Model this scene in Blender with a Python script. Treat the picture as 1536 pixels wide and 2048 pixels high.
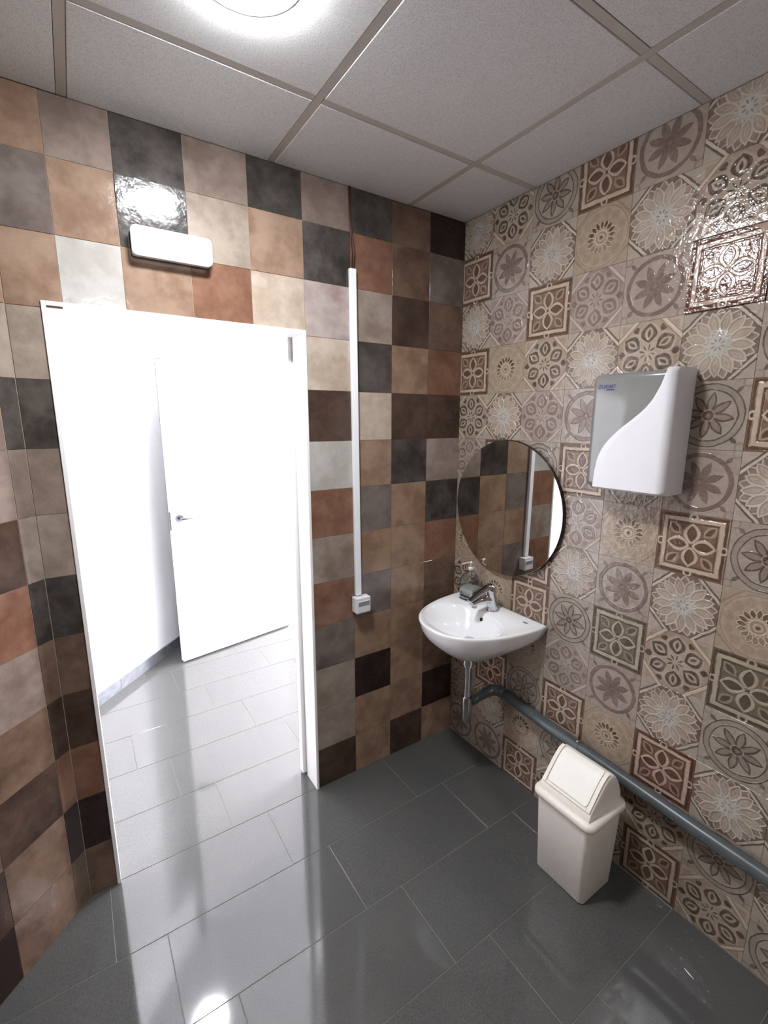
import bpy, bmesh, math, random
from mathutils import Matrix, Vector

random.seed(7)
for o in list(bpy.data.objects):
    bpy.data.objects.remove(o, do_unlink=True)
SC = bpy.context.scene
COL = SC.collection

# ------------------------------------------------------------------ camera
cam_d = bpy.data.cameras.new('camera')
cam = bpy.data.objects.new('camera', cam_d)
COL.objects.link(cam)
cam_d.sensor_fit = 'VERTICAL'
cam_d.sensor_height = 36.0
cam_d.lens = 36.0 * 927.87 / 2048.0
cam_d.clip_start = 0.02
CR = [[0.83382912, 0.10601533, -0.54174695],
      [-0.55202043, 0.16291422, -0.81776060],
      [0.00156312, 0.98092798, 0.19436524]]
CP = (-1.58107565, -1.72201019, 1.68013832)
cam.matrix_world = Matrix([CR[0] + [CP[0]], CR[1] + [CP[1]], CR[2] + [CP[2]], [0, 0, 0, 1]])
SC.camera = cam

# ------------------------------------------------------------------ world, daylight, exposure
W = bpy.data.worlds.new('world')
SC.world = W
W.use_nodes = True
W.node_tree.nodes['Background'].inputs[0].default_value = (0.75, 0.87, 1.0, 1)
W.node_tree.nodes['Background'].inputs[1].default_value = 1.0

LAMP_ROOM = 318.0        # ceiling downlight of the washroom
LAMP_HALL = 160.0        # ceiling downlight of the hallway
LAMP_EMERGENCY = 1.25
DAYLIGHT = 1080.0        # daylight through the window at the end of the hallway

sun = bpy.data.lights.new('window_daylight', 'AREA')
sun.shape = 'RECTANGLE'
sun.size = 1.3
sun.size_y = 1.7
sun.energy = DAYLIGHT
sun.color = (0.97, 0.955, 1.0)
so = bpy.data.objects.new('window_daylight', sun)
COL.objects.link(so)
so.location = (3.02, 0.98, 1.35)
so.rotation_euler = (0, math.radians(90), 0)     # shines towards -x, in through the hallway window

vs = SC.view_settings
vs.view_transform = 'Standard'
vs.look = 'None'
vs.gamma = 1.0
vs.use_curve_mapping = False
vs.exposure = 0.0

# ------------------------------------------------------------------ node helper
def lin(r, g, b):
    f = lambda c: (c / 255 / 12.92) if c / 255 <= 0.04045 else ((c / 255 + 0.055) / 1.055) ** 2.4
    return (f(r), f(g), f(b))

class V:
    """a value socket (or number) with arithmetic"""
    def __init__(s, g, k): s.g = g; s.k = k
    def _m(s, op, *a): return s.g.math(op, s, *a)
    def __add__(s, o): return s._m('ADD', o)
    __radd__ = __add__
    def __sub__(s, o): return s._m('SUBTRACT', o)
    def __rsub__(s, o): return s.g.math('SUBTRACT', o, s)
    def __mul__(s, o): return s._m('MULTIPLY', o)
    __rmul__ = __mul__
    def __truediv__(s, o): return s._m('DIVIDE', o)

class G:
    def __init__(s, name):
        s.m = bpy.data.materials.new(name)
        s.m.use_nodes = True
        s.t = s.m.node_tree
        s.b = s.t.nodes['Principled BSDF']
    def n(s, t): return s.t.nodes.new(t)
    def put(s, sock, v):
        if isinstance(v, V): s.t.links.new(v.k, sock)
        elif hasattr(v, 'is_output'): s.t.links.new(v, sock)
        elif isinstance(v, tuple) and len(v) == 3 and sock.type == 'RGBA': sock.default_value = (*v, 1)
        else: sock.default_value = v
    def math(s, op, *a):
        nd = s.n('ShaderNodeMath'); nd.operation = op
        for i, x in enumerate(a): s.put(nd.inputs[i], x)
        return V(s, nd.outputs[0])
    def abs(s, a): return s.math('ABSOLUTE', a)
    def min(s, a, b): return s.math('MINIMUM', a, b)
    def max(s, a, b): return s.math('MAXIMUM', a, b)
    def step(s, a, lo, hi, o0=0.0, o1=1.0, smooth=True):
        nd = s.n('ShaderNodeMapRange'); nd.interpolation_type = 'SMOOTHSTEP' if smooth else 'LINEAR'
        s.put(nd.inputs[0], a)
        nd.inputs[1].default_value = lo; nd.inputs[2].default_value = hi
        nd.inputs[3].default_value = o0; nd.inputs[4].default_value = o1
        return V(s, nd.outputs[0])
    def below(s, a, e, w=0.02): return s.step(a, e - w, e + w, 1.0, 0.0)
    def band(s, a, lo, hi, w=0.015): return s.step(a, lo - w, lo + w) * s.step(a, hi - w, hi + w, 1.0, 0.0)
    def mix(s, f, a, b):
        nd = s.n('ShaderNodeMix'); nd.data_type = 'RGBA'
        s.put(nd.inputs[0], f); s.put(nd.inputs[6], a); s.put(nd.inputs[7], b)
        return nd.outputs[2]
    def coord(s, which='Object'):
        return s.n('ShaderNodeTexCoord').outputs[which]
    def rnd(s):
        return V(s, s.n('ShaderNodeObjectInfo').outputs['Random'])
    def noise(s, vec, scale, detail=3.0, rough=0.55, w=None):
        nd = s.n('ShaderNodeTexNoise')
        if w is not None:
            nd.noise_dimensions = '4D'
            s.put(nd.inputs['W'], w)
        s.t.links.new(vec, nd.inputs['Vector'])
        nd.inputs['Scale'].default_value = scale
        nd.inputs['Detail'].default_value = detail
        nd.inputs['Roughness'].default_value = rough
        return V(s, nd.outputs[0])
    def bump(s, h, strength=0.3, dist=0.002):
        nd = s.n('ShaderNodeBump')
        nd.inputs['Strength'].default_value = strength
        nd.inputs['Distance'].default_value = dist
        s.put(nd.inputs['Height'], h)
        s.t.links.new(nd.outputs[0], s.b.inputs['Normal'])
    def set(s, **k):
        for a, v in k.items(): s.put(s.b.inputs[a.replace('_', ' ')], v)
        return s.m

def plain(name, rgb, rough=0.5, metal=0.0, var=0.0, scale=20.0, bump=0.0, **k):
    g = G(name)
    c = lin(*rgb)
    if var:
        nz = g.noise(g.coord(), scale)
        g.set(Base_Color=g.mix(g.step(nz, 0.3, 0.7), tuple(x * (1 - var) for x in c), tuple(min(1, x * (1 + var)) for x in c)))
        if bump: g.bump(nz, bump, 0.001)
    else:
        g.set(Base_Color=c)
    g.set(Roughness=rough, Metallic=metal, **k)
    return g.m

def emitter(name, rgb, strength):
    g = G(name)
    g.set(Base_Color=(0.9, 0.9, 0.9), Emission_Color=rgb, Emission_Strength=strength, Roughness=0.4)
    return g.m

# plain glazed tiles of the door wall: cloudy colour, shallow waves in the glaze
def glaze(name, a, b, c=None):
    g = G(name)
    co = g.coord(); w = g.rnd() * 60.0
    n1 = g.noise(co, 9.0, 4.0, 0.6, w)
    n2 = g.noise(co, 34.0, 4.0, 0.65, w + 9.0)
    f = g.step(n1 * 0.72 + n2 * 0.28, 0.34, 0.66)
    col = g.mix(f, lin(*a), lin(*b))
    if c:
        n3 = g.noise(co, 6.0, 3.0, 0.6, w + 21.0)
        col = g.mix(g.step(n3, 0.52, 0.72) * 0.7, col, lin(*c))
    g.set(Base_Color=col, Roughness=g.step(n2, 0.2, 0.8, 0.07, 0.16), Specular_IOR_Level=0.5)
    g.bump(n1 * 0.9 + n2 * 0.30, 0.45, 0.004)
    return g.m

GLAZE = {
    'L': glaze('glaze_pale_grey', (164, 159, 153), (183, 179, 175), (156, 147, 140)),
    'B': glaze('glaze_beige', (160, 143, 127), (184, 169, 155), (146, 123, 106)),
    'T': glaze('glaze_tan', (126, 101, 85), (151, 127, 109), (112, 85, 69)),
    'A': glaze('glaze_taupe', (112, 98, 90), (138, 123, 113), (100, 84, 75)),
    'N': glaze('glaze_red_brown', (108, 76, 61), (134, 100, 82), (90, 60, 48)),
    'M': glaze('glaze_brown', (122, 98, 80), (150, 124, 103), (108, 82, 64)),
    'G': glaze('glaze_warm_grey', (130, 116, 105), (157, 144, 132), (114, 97, 85)),
    'P': glaze('glaze_mauve_grey', (142, 128, 124), (170, 157, 152), (136, 96, 94)),
    'U': glaze('glaze_slate_mauve', (92, 82, 78), (120, 109, 103), (82, 70, 66)),
    'D': glaze('glaze_charcoal', (50, 46, 44), (84, 78, 74), (42, 38, 36)),
    'F': glaze('glaze_deep_brown', (56, 42, 36), (82, 64, 54), (48, 34, 28)),
    'K': glaze('glaze_black_brown', (34, 23, 21), (52, 38, 34), (42, 28, 24)),
    'E': glaze('glaze_dark_brown', (88, 69, 57), (116, 94, 79), (76, 56, 45)),
}

# printed tiles of the sink wall -------------------------------------------------
def printed(name, kind, light=(214, 194, 172), mid=(160, 134, 112), dark=(104, 80, 64), fade=0.25):
    g = G(name)
    uv = g.coord('UV')
    w = g.rnd() * 40.0
    wob = g.noise(uv, 7.0, 2.0, 0.5, w)
    wob2 = g.noise(uv, 7.0, 2.0, 0.5, w + 13.0)
    sp = g.n('ShaderNodeSeparateXYZ'); g.t.links.new(uv, sp.inputs[0])
    x = V(g, sp.outputs[0]) * 2.0 - 1.0 + (wob - 0.5) * 0.07
    y = V(g, sp.outputs[1]) * 2.0 - 1.0 + (wob2 - 0.5) * 0.07
    ax, ay = g.abs(x), g.abs(y)
    r = g.math('SQRT', x * x + y * y)
    th = g.math('ARCTAN2', y, x)
    dinf = g.max(ax, ay)
    d1 = ax + ay
    def fold(n, off=0.0):
        """along / across coordinates of the nearest of n spokes"""
        p = 2 * math.pi / n
        a = g.abs(g.math('FLOORED_MODULO', th + (8 * math.pi + off + p / 2), p) - p / 2)
        return r * g.math('COSINE', a), r * g.math('SINE', a)
    def lens(u, v, c, hl, hw):
        q = (u - c) * (1 / hl)
        return q * q + g.abs(v) * (1 / hw)
    L, Mi, D = lin(*light), lin(*mid), lin(*dark)
    LB = tuple(c * 0.76 for c in L)
    n_f = g.noise(uv, 5.0, 4.0, 0.65, w + 5.0)
    n_g = g.noise(uv, 26.0, 4.0, 0.7, w + 31.0)
    worn = g.step(n_f * 0.6 + n_g * 0.4, 0.34, 0.62, 1.0 - fade * 1.6, 1.0)
    base = g.mix(g.step(n_f, 0.3, 0.7), LB, tuple(0.70 * a + 0.30 * b for a, b in zip(LB, Mi)))
    paint = []       # (mask, colour)
    h = None
    if kind == 'square':
        base = g.mix(g.step(n_f, 0.3, 0.7), Mi, tuple(0.55 * a + 0.45 * b for a, b in zip(Mi, D)))
        u = g.max(ax, ay); v = g.min(ax, ay)
        pet = lens(u, v, 0.37, 0.31, 0.20)
        lq = lens(d1 * 0.5, g.abs(ax - ay) * 0.5, 0.50, 0.14, 0.07)
        lines = g.max(g.max(g.band(dinf, 0.74, 0.86), g.band(pet, 0.72, 1.2, 0.08)), g.band(r, 0.085, 0.125))
        edge_u, edge_v = g.max(ax, ay) - 0.90, g.min(ax, ay)
        er = g.math('SQRT', edge_u * edge_u + edge_v * edge_v)
        lines = g.max(lines, g.band(er, 0.07, 0.13))
        darks = g.max(g.band(dinf, 0.88, 0.96), g.max(g.below(pet, 0.7, 0.1) * 0.8, g.below(r, 0.08)))
        darks = g.max(darks, g.max(g.band(dinf, 0.67, 0.72) * 0.8, g.below(lq, 0.8, 0.2) * 0.7))
        paint = [(darks, D), (g.band(lq, 0.9, 1.6, 0.2) * 0.5, L), (g.below(er, 0.06) * 0.8, D), (lines, L)]
        h = lines - darks * 0.5
    elif kind in ('ring', 'star'):
        u, v = fold(8, math.pi / 8 if kind == 'ring' else 0.15)
        pet = lens(u, v, 0.37, 0.32, 0.125)
        cu, cv = ax - 0.92, ay - 0.92
        cr = g.math('SQRT', cu * cu + cv * cv)
        corner = g.band(cr, 0.10, 0.16) * 0.6
        leaf = lens(d1 * 0.5, g.abs(ax - ay) * 0.5, 0.72, 0.10, 0.05)
        if kind == 'ring':
            ring = g.band(r, 0.77, 0.90)
            petm = g.below(pet, 0.95, 0.1)
            paint = [(corner, Mi), (g.below(leaf, 0.9, 0.2) * 0.8, D), (ring * 0.85, Mi), (petm * 0.9, Mi), (g.below(r, 0.14), Mi),
                     (ring * 0.45, D), (petm * 0.35, D)]
            h = ring + petm
        else:
            lines = g.max(g.band(r, 0.73, 0.765, 0.01), g.band(r, 0.90, 0.935, 0.01))
            petm = g.below(pet, 1.0, 0.08); peto = g.band(pet, 0.62, 1.0, 0.08)
            paint = [(corner, Mi), (g.below(leaf, 0.9, 0.2) * 0.8, D), (g.band(r, 0.76, 0.90) * 0.4, Mi), (petm * 0.7, Mi),
                     (g.below(r, 0.16), Mi), (g.max(lines, peto) * 0.9, D), (g.band(r, 0.15, 0.18) * 0.7, L)]
            h = lines + petm
    elif kind in ('hearts', 'pale_hearts'):
        u, v = fold(6, math.pi / 6)
        hq = lens(u, v, 0.60, 0.30, 0.26)
        cen, cev = fold(8, 0.2)
        ray = lens(cen, cev, 0.18, 0.11, 0.03)
        gu, gv = fold(6, 0.0)
        gap = lens(gu, gv, 0.86, 0.13, 0.12)
        octl = g.band(d1, 1.34, 1.46)
        octd = g.max(g.band(d1, 1.27, 1.33), g.band(d1, 1.47, 1.52))
        heart = g.band(hq, 0.50, 0.98, 0.07)
        core = g.below(hq, 0.20, 0.06)
        k = 1.0 if kind == 'hearts' else 0.62
        inside = g.below(d1, 1.30) * g.step(r, 0.30, 0.5) * g.step(hq, 1.25, 1.45) * 0.45
        tri = g.step(d1, 1.5, 1.54) * g.band(dinf, 0.78, 0.9) * 0.5
        darks = g.max(g.max(heart, core), g.max(g.below(ray, 0.9, 0.15), g.below(gap, 0.9, 0.12) * g.below(d1, 1.25)))
        paint = [(inside, Mi), (octd * 0.8 * k, Mi), (octl * 0.8, L), (tri * k, Mi), (darks * 0.95, D if kind == 'hearts' else Mi)]
        h = heart + octl * 0.5
    elif kind == 'sunflower':
        base = g.mix(g.step(n_f, 0.3, 0.7), Mi, tuple(0.6 * a + 0.4 * b for a, b in zip(Mi, L)))
        u, v = fold(13, 0.1)
        p1 = lens(u, v, 0.60, 0.33, 0.155)
        u2, v2 = fold(13, 0.1 + math.pi / 13)
        p2 = lens(u2, v2, 0.74, 0.26, 0.15)
        cu, cv = fold(8, 0.3)
        ray = lens(cu, cv, 0.14, 0.07, 0.03)
        corner = g.step(d1, 1.50, 1.54)
        lines2 = g.band(p2, 0.74, 1.05, 0.08) * g.step(p1, 1.0, 1.1)
        lines1 = g.band(p1, 0.72, 1.08, 0.08)
        vein = g.band(p1, 0.16, 0.34, 0.06) * 0.5
        tan = g.below(p1, 0.75, 0.08)
        white = g.step(r, 0.22, 0.47, 1.0, 0.0)
        dkbg = g.step(p1, 1.05, 1.2) * g.step(p2, 1.05, 1.2) * g.step(r, 0.35, 0.5)
        paint = [(dkbg * 0.55, D), (tan * 0.38, L), (g.max(lines1, lines2) * 0.95, L), (vein, L), (white * 0.95, (0.47, 0.455, 0.42)),
                 (g.below(ray, 0.9, 0.25) * 0.75, Mi), (corner, LB), (g.band(d1, 1.44, 1.50) * 0.75, D), (g.band(d1, 1.33, 1.44), L),
                 (g.band(d1, 1.29, 1.33) * 0.6, D)]
        h = g.max(lines1, lines2) + white * 0.7
    elif kind == 'wheel':
        u, v = fold(16, 0.0)
        spoke = lens(u, v, 0.40, 0.15, 0.085)
        ou, ov = fold(12, 0.2)
        blob = lens(ou, ov, 0.74, 0.16, 0.20)
        corner = g.step(r, 0.97, 1.0)
        lines = g.max(g.band(spoke, 0.72, 1.15, 0.1), g.band(r, 0.20, 0.245))
        darks = g.below(spoke, 0.7, 0.12)
        half = g.step(y + (n_f - 0.5) * 0.8, -0.25, 0.2, 0.35, 1.0)
        paint = [(g.below(blob, 0.9, 0.4) * 0.45, Mi), (g.band(r, 0.93, 0.965) * 0.8, Mi), (corner * 0.25, Mi), (g.band(d1, 1.42, 1.52) * corner * 0.7, Mi),
                 (g.band(r, 0.22, 0.56) * 0.35, Mi), (darks * half, D), (g.below(r, 0.20) * 0.65, Mi),
                 (g.band(r, 0.09, 0.13), L), (g.below(r, 0.05), D), (lines, L)]
        h = lines - darks * 0.5
    col = base
    for m, c in paint:
        col = g.mix(m * worn, col, c)
    # patina and the thin grey edge of each tile
    n_m = g.noise(uv, 2.2, 5.0, 0.7, w + 17.0)
    col = g.mix(g.step(n_m, 0.40, 0.72) * 0.22, col, Mi)
    col = g.mix(g.step(n_g, 0.50, 0.78) * 0.30, col, D)
    col = g.mix(g.step(n_g, 0.46, 0.24) * 0.15, col, L)
    n_h = g.noise(uv, 13.0, 2.0, 0.5, w + 3.0)
    g.set(Base_Color=col, Roughness=g.step(n_g, 0.2, 0.8, 0.035, 0.075), Specular_IOR_Level=0.5)
    g.bump(h * 0.35 + n_f * 0.7 + n_g * 0.10 + n_h * 0.40, 0.70, 0.005)
    return g.m

BRN = dict(light=(186, 169, 152), mid=(122, 98, 82), dark=(80, 59, 47))
RED = dict(light=(184, 164, 148), mid=(116, 83, 68), dark=(76, 49, 40))
GRN = dict(light=(170, 159, 140), mid=(112, 99, 83), dark=(72, 60, 49))
PRINT = {
    'Q': printed('print_square_brown', 'square', fade=0.2, **BRN),
    'R': printed('print_square_red', 'square', fade=0.15, **RED),
    'q': printed('print_square_olive', 'square', fade=0.2, **GRN),
    'C': printed('print_ring', 'ring', (182, 168, 156), (118, 99, 91), (84, 68, 61), 0.25),
    'O': printed('print_star', 'star', (180, 169, 155), (120, 102, 92), (66, 54, 47), 0.22),
    'H': printed('print_hearts', 'hearts', (194, 178, 160), (128, 108, 93), (62, 49, 42), 0.18),
    'h': printed('print_pale_hearts', 'pale_hearts', (186, 171, 161), (112, 94, 86), (90, 74, 66), 0.25),
    'S': printed('print_sunflower', 'sunflower', (190, 178, 163), (118, 100, 88), (74, 60, 52), 0.18),
    'W': printed('print_wheel', 'wheel', (190, 174, 153), (130, 108, 91), (78, 58, 46), 0.22),
}

# ------------------------------------------------------------------ other materials
M = {}
M['grout'] = plain('grout', (168, 148, 130), 0.9, var=0.08, scale=60)
M['grout_floor'] = plain('grout_floor', (128, 124, 118), 0.8, var=0.1, scale=50)
M['wall_white'] = plain('white_wall_paint', (236, 236, 238), 0.65, var=0.012, scale=30)
M['white_lacquer'] = plain('white_lacquer', (238, 236, 236), 0.35, var=0.008, scale=12)
M['white_plastic'] = plain('white_plastic', (220, 219, 223), 0.32, var=0.01, scale=15)
M['trunk_plastic'] = plain('trunking_plastic', (240, 241, 245), 0.4, var=0.012, scale=15)
M['grey_plastic'] = plain('smoked_grey_plastic', (122, 123, 121), 0.16, var=0.05, scale=9, Coat_Weight=0.3)
M['porcelain'] = plain('white_porcelain', (236, 236, 238), 0.06, var=0.006, scale=8, Coat_Weight=0.6)
M['chrome'] = plain('chrome', (205, 207, 212), 0.07, 1.0, var=0.02, scale=25)
M['chrome_dull'] = plain('dull_chrome', (170, 170, 172), 0.2, 1.0, var=0.05, scale=40)
M['handle'] = plain('satin_grey_metal', (104, 102, 110), 0.35, 1.0, var=0.05, scale=60)
M['steel'] = plain('brushed_steel', (190, 190, 190), 0.3, 1.0, var=0.05, scale=60)
M['mirror'] = plain('silvered_glass', (228, 228, 226), 0.005, 1.0, var=0.004, scale=3)
M['black_edge'] = plain('dark_mirror_edge', (30, 26, 26), 0.35, var=0.1, scale=30)
M['pvc'] = plain('grey_pvc', (76, 82, 84), 0.32, var=0.06, scale=22)
M['black_hole'] = plain('dark_hollow', (12, 12, 12), 0.8, var=0.1)
M['bin'] = plain('cream_plastic', (234, 227, 218), 0.42, var=0.02, scale=60, bump=0.05)
M['bin_flap'] = plain('cream_plastic_flap', (240, 238, 230), 0.38, var=0.012, scale=60)
M['pump'] = plain('satin_pump_metal', (232, 226, 216), 0.36, 0.75, var=0.03, scale=40)
M['brass'] = plain('brass_screw', (206, 186, 150), 0.22, 1.0, var=0.08, scale=80)
M['cable'] = plain('brown_cable', (74, 42, 34), 0.5, var=0.1, scale=40)
M['logo'] = plain('blue_print', (22, 30, 104), 0.4, var=0.05)
M['print_grey'] = plain('grey_print', (136, 134, 138), 0.4, var=0.05)
M['base_grey'] = plain('dark_baseboard_stone', (96, 98, 104), 0.25, var=0.16, scale=18)
M['window_frame'] = plain('window_frame_white', (230, 230, 230), 0.4, var=0.01)
M['bar'] = plain('ceiling_bar_enamel', (196, 190, 184), 0.45, var=0.02, scale=10)
M['sliver'] = plain('white_sliver', (240, 240, 240), 0.5, var=0.02)
M['lamp_rim'] = plain('lamp_rim_white', (236, 236, 236), 0.4, var=0.01)
M['emit_room'] = emitter('lit_diffuser', (0.94, 0.967, 1.0), LAMP_ROOM)
M['emit_hall'] = emitter('lit_hall_diffuser', (0.95, 0.96, 1.0), LAMP_HALL)
M['emit_emergency'] = emitter('lit_emergency_cover', (0.93, 1.0, 0.97), LAMP_EMERGENCY)
M['plaster_back'] = plain('brown_glazed_wall', (132, 108, 90), 0.3, var=0.25, scale=5)

g = G('clear_glass')
g.set(Base_Color=(0.93, 0.96, 0.96), Roughness=0.02, IOR=1.45, Transmission_Weight=1.0)
M['glass'] = g.m
g = G('soap_liquid')
g.set(Base_Color=(0.80, 0.85, 0.86), Roughness=0.3, IOR=1.33)
M['soap'] = g.m

# mineral fibre ceiling boards: fine pores
g = G('ceiling_board')
co = g.coord(); w = g.rnd() * 30.0
p1 = g.noise(co, 420.0, 2.0, 0.6, w); p2 = g.noise(co, 6.0, 2.0, 0.5, w)
g.set(Base_Color=g.mix(g.step(p1, 0.34, 0.56), lin(202, 201, 202), lin(232, 232, 233)), Roughness=0.9)
g.bump(p1, 0.35, 0.001)
M['board'] = g.m

# polished dark porcelain floor
g = G('floor_porcelain')
co = g.coord(); w = g.rnd() * 30.0
p1 = g.noise(co, 320.0, 2.0, 0.7, w); p2 = g.noise(co, 5.0, 3.0, 0.6, w)
c1 = g.mix(g.step(p1, 0.3, 0.7), lin(66, 67, 66), lin(88, 88, 86))
g.set(Base_Color=g.mix(g.step(p2, 0.3, 0.7) * 0.35, c1, lin(78, 77, 76)), Roughness=g.step(p2, 0.3, 0.7, 0.05, 0.09), Specular_IOR_Level=0.6)
g.bump(p2 * 1.0, 0.03, 0.002)
M['floor_tile'] = g.m

# ------------------------------------------------------------------ object helpers
def link(name, mesh, mat=None, parent=None, smooth=False, **props):
    o = bpy.data.objects.new(name, mesh)
    COL.objects.link(o)
    if mat is not None and not mesh.materials:
        mesh.materials.append(mat)
    if smooth:
        for p in mesh.polygons: p.use_smooth = True
    if parent is not None: o.parent = parent
    for k, v in props.items(): o[k] = v
    return o

def empty(name, loc, **props):
    o = bpy.data.objects.new(name, None)
    o.empty_display_size = 0.05
    COL.objects.link(o)
    o.location = loc
    for k, v in props.items(): o[k] = v
    return o

def pyd(name, verts, faces):
    me = bpy.data.meshes.new(name)
    me.from_pydata([tuple(v) for v in verts], [], faces)
    me.validate(); me.update()
    return me

def from_bm(name, bm):
    bmesh.ops.recalc_face_normals(bm, faces=bm.faces)
    me = bpy.data.meshes.new(name); bm.to_mesh(me); bm.free()
    return me

def add_box(bm, x0, x1, y0, y1, z0, z1):
    vs_ = [bm.verts.new((x, y, z)) for x in (x0, x1) for y in (y0, y1) for z in (z0, z1)]
    for f in ((0, 1, 3, 2), (4, 6, 7, 5), (0, 4, 5, 1), (2, 3, 7, 6), (0, 2, 6, 4), (1, 5, 7, 3)):
        bm.faces.new([vs_[i] for i in f])

def box(name, x0, x1, y0, y1, z0, z1, bev=0.0, seg=3):
    bm = bmesh.new(); add_box(bm, x0, x1, y0, y1, z0, z1)
    if bev: bmesh.ops.bevel(bm, geom=bm.edges[:], offset=bev, segments=seg, affect='EDGES', profile=0.5)
    return from_bm(name, bm)

def boxes(name, lst):
    bm = bmesh.new()
    for b in lst: add_box(bm, *b)
    return from_bm(name, bm)

def lathe(name, prof, n=32, cap=True):
    """prof: (radius, z) from bottom to top"""
    vs_, fs = [], []
    for r, z in prof:
        for i in range(n):
            a = 2 * math.pi * i / n
            vs_.append((r * math.cos(a), r * math.sin(a), z))
    for k in range(len(prof) - 1):
        for i in range(n):
            j = (i + 1) % n
            fs.append((k * n + i, k * n + j, (k + 1) * n + j, (k + 1) * n + i))
    if cap:
        fs.append(tuple(reversed(range(n))))
        fs.append(tuple((len(prof) - 1) * n + i for i in range(n)))
    return pyd(name, vs_, fs)

def tube(name, pts, rad, n=16, cap=True):
    """tube along pts; rad is a number or list"""
    pts = [Vector(p) for p in pts]
    rr = rad if isinstance(rad, (list, tuple)) else [rad] * len(pts)
    vs_, fs = [], []
    up = None
    for k, p in enumerate(pts):
        t = (pts[min(k + 1, len(pts) - 1)] - pts[max(k - 1, 0)]).normalized()
        if up is None:
            up = t.orthogonal().normalized()
        up = (up - t * up.dot(t)).normalized()
        s = t.cross(up)
        for i in range(n):
            a = 2 * math.pi * i / n
            vs_.append(p + (up * math.cos(a) + s * math.sin(a)) * rr[k])
    for k in range(len(pts) - 1):
        for i in range(n):
            j = (i + 1) % n
            fs.append((k * n + i, k * n + j, (k + 1) * n + j, (k + 1) * n + i))
    if cap:
        fs.append(tuple(reversed(range(n))))
        fs.append(tuple((len(pts) - 1) * n + i for i in range(n)))
    return pyd(name, vs_, fs)

def loft(name, rings, closed=True, cap0=False, cap1=False):
    n = len(rings[0]); vs_ = [p for r in rings for p in r]; fs = []
    m = n if closed else n - 1
    for k in range(len(rings) - 1):
        for i in range(m):
            j = (i + 1) % n
            fs.append((k * n + i, k * n + j, (k + 1) * n + j, (k + 1) * n + i))
    if cap0: fs.append(tuple(reversed(range(n))))
    if cap1: fs.append(tuple((len(rings) - 1) * n + i for i in range(n)))
    return pyd(name, vs_, fs)

def fix_normals(me):
    bm = bmesh.new(); bm.from_mesh(me)
    bmesh.ops.recalc_face_normals(bm, faces=bm.faces)
    bm.to_mesh(me); bm.free()
    return me

def sharp(o, deg=35):
    for p in o.data.polygons: p.use_smooth = True
    try:
        o.data.set_sharp_from_angle(angle=math.radians(deg))
    except Exception:
        pass
    return o

STR = dict(kind='structure')

# tile: local x = width, z = height, front towards local -y; origin at its centre on the wall face
_tiles = {}
def tile_mesh(w, h, mat, uv=(0, 0, 1, 1), th=0.008, ch=0.0005):
    key = (round(w, 4), round(h, 4), mat.name, uv)
    if key in _tiles: return _tiles[key]
    a, b = w / 2, h / 2
    def ring(ins, y): return [(-a + ins, y, -b + ins), (a - ins, y, -b + ins), (a - ins, y, b - ins), (-a + ins, y, b - ins)]
    vs_ = ring(0, th) + ring(0, ch) + ring(ch, 0)
    fs = [(8, 9, 10, 11)]
    for k in (0, 4):
        for i in range(4):
            j = (i + 1) % 4
            fs.append((k + i, k + j, k + 4 + j, k + 4 + i))
    me = pyd('tile', vs_, fs)
    ul = me.uv_layers.new(name='UVMap')
    for lp in me.loops:
        v = me.vertices[lp.vertex_index].co
        ul.data[lp.index].uv = (uv[0] + (uv[2] - uv[0]) * (v.x + a) / w, uv[1] + (uv[3] - uv[1]) * (v.z + b) / h)
    me.materials.append(mat)
    _tiles[key] = me
    return me

def put_tile(parent, centre, rotz, w, h, mat, uv=(0, 0, 1, 1), tilt=(0.0, 0.0), name='tile'):
    o = bpy.data.objects.new(name, tile_mesh(w, h, mat, uv))
    COL.objects.link(o)
    o.parent = parent
    o.location = centre
    o.rotation_euler = (math.radians(tilt[0] + random.uniform(-.12, .12)), 0, rotz + math.radians(tilt[1] + random.uniform(-.12, .12)))
    return o

# ------------------------------------------------------------------ dimensions
CZ = 2.554                     # ceiling
T = 0.2                        # wall tile pitch
GAP = 0.0013
ROWZ = [0.0] + [n * T - 0.005 for n in range(1, 13)] + [CZ]      # 13 rows, the top one cut
DX0, DX1, DZ = -1.618, -0.800, 2.014     # outer size of the door frame
BX = -1.700                    # corner to the slanting wall
LD = Vector((math.cos(-2.3633), math.sin(-2.3633), 0))           # slanting wall runs this way

# ------------------------------------------------------------------ floor
FX0, FX1, FY0, FY1 = -3.3, 3.0, -4.25, 2.3
fl = link('floor', boxes('floor', [(FX0, FX1, FY0, FY1, -0.12, -0.0015)]), M['grout_floor'],
          label='dark grey polished porcelain tile floor', **STR)
_fm = {}
def floor_tile(x0, x1, y0, y1):
    w, d = x1 - x0, y1 - y0
    key = (round(w, 3), round(d, 3))
    if key not in _fm:
        c = 0.0008
        a, b = w / 2, d / 2
        R_ = lambda i, z: [(-a + i, -b + i, z), (a - i, -b + i, z), (a - i, b - i, z), (-a + i, b - i, z)]
        vs_ = R_(0, -0.006) + R_(0, -c) + R_(c, 0)
        fs = [(8, 9, 10, 11)] + [(k + i, k + (i + 1) % 4, k + 4 + (i + 1) % 4, k + 4 + i) for k in (0, 4) for i in range(4)]
        me = pyd('floor_tile', vs_, fs); me.materials.append(M['floor_tile'])
        _fm[key] = me
    o = bpy.data.objects.new('floor_tile', _fm[key]); COL.objects.link(o)
    o.parent = fl
    o.location = ((x0 + x1) / 2, (y0 + y1) / 2, 0)
rowp = 0.2955
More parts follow.
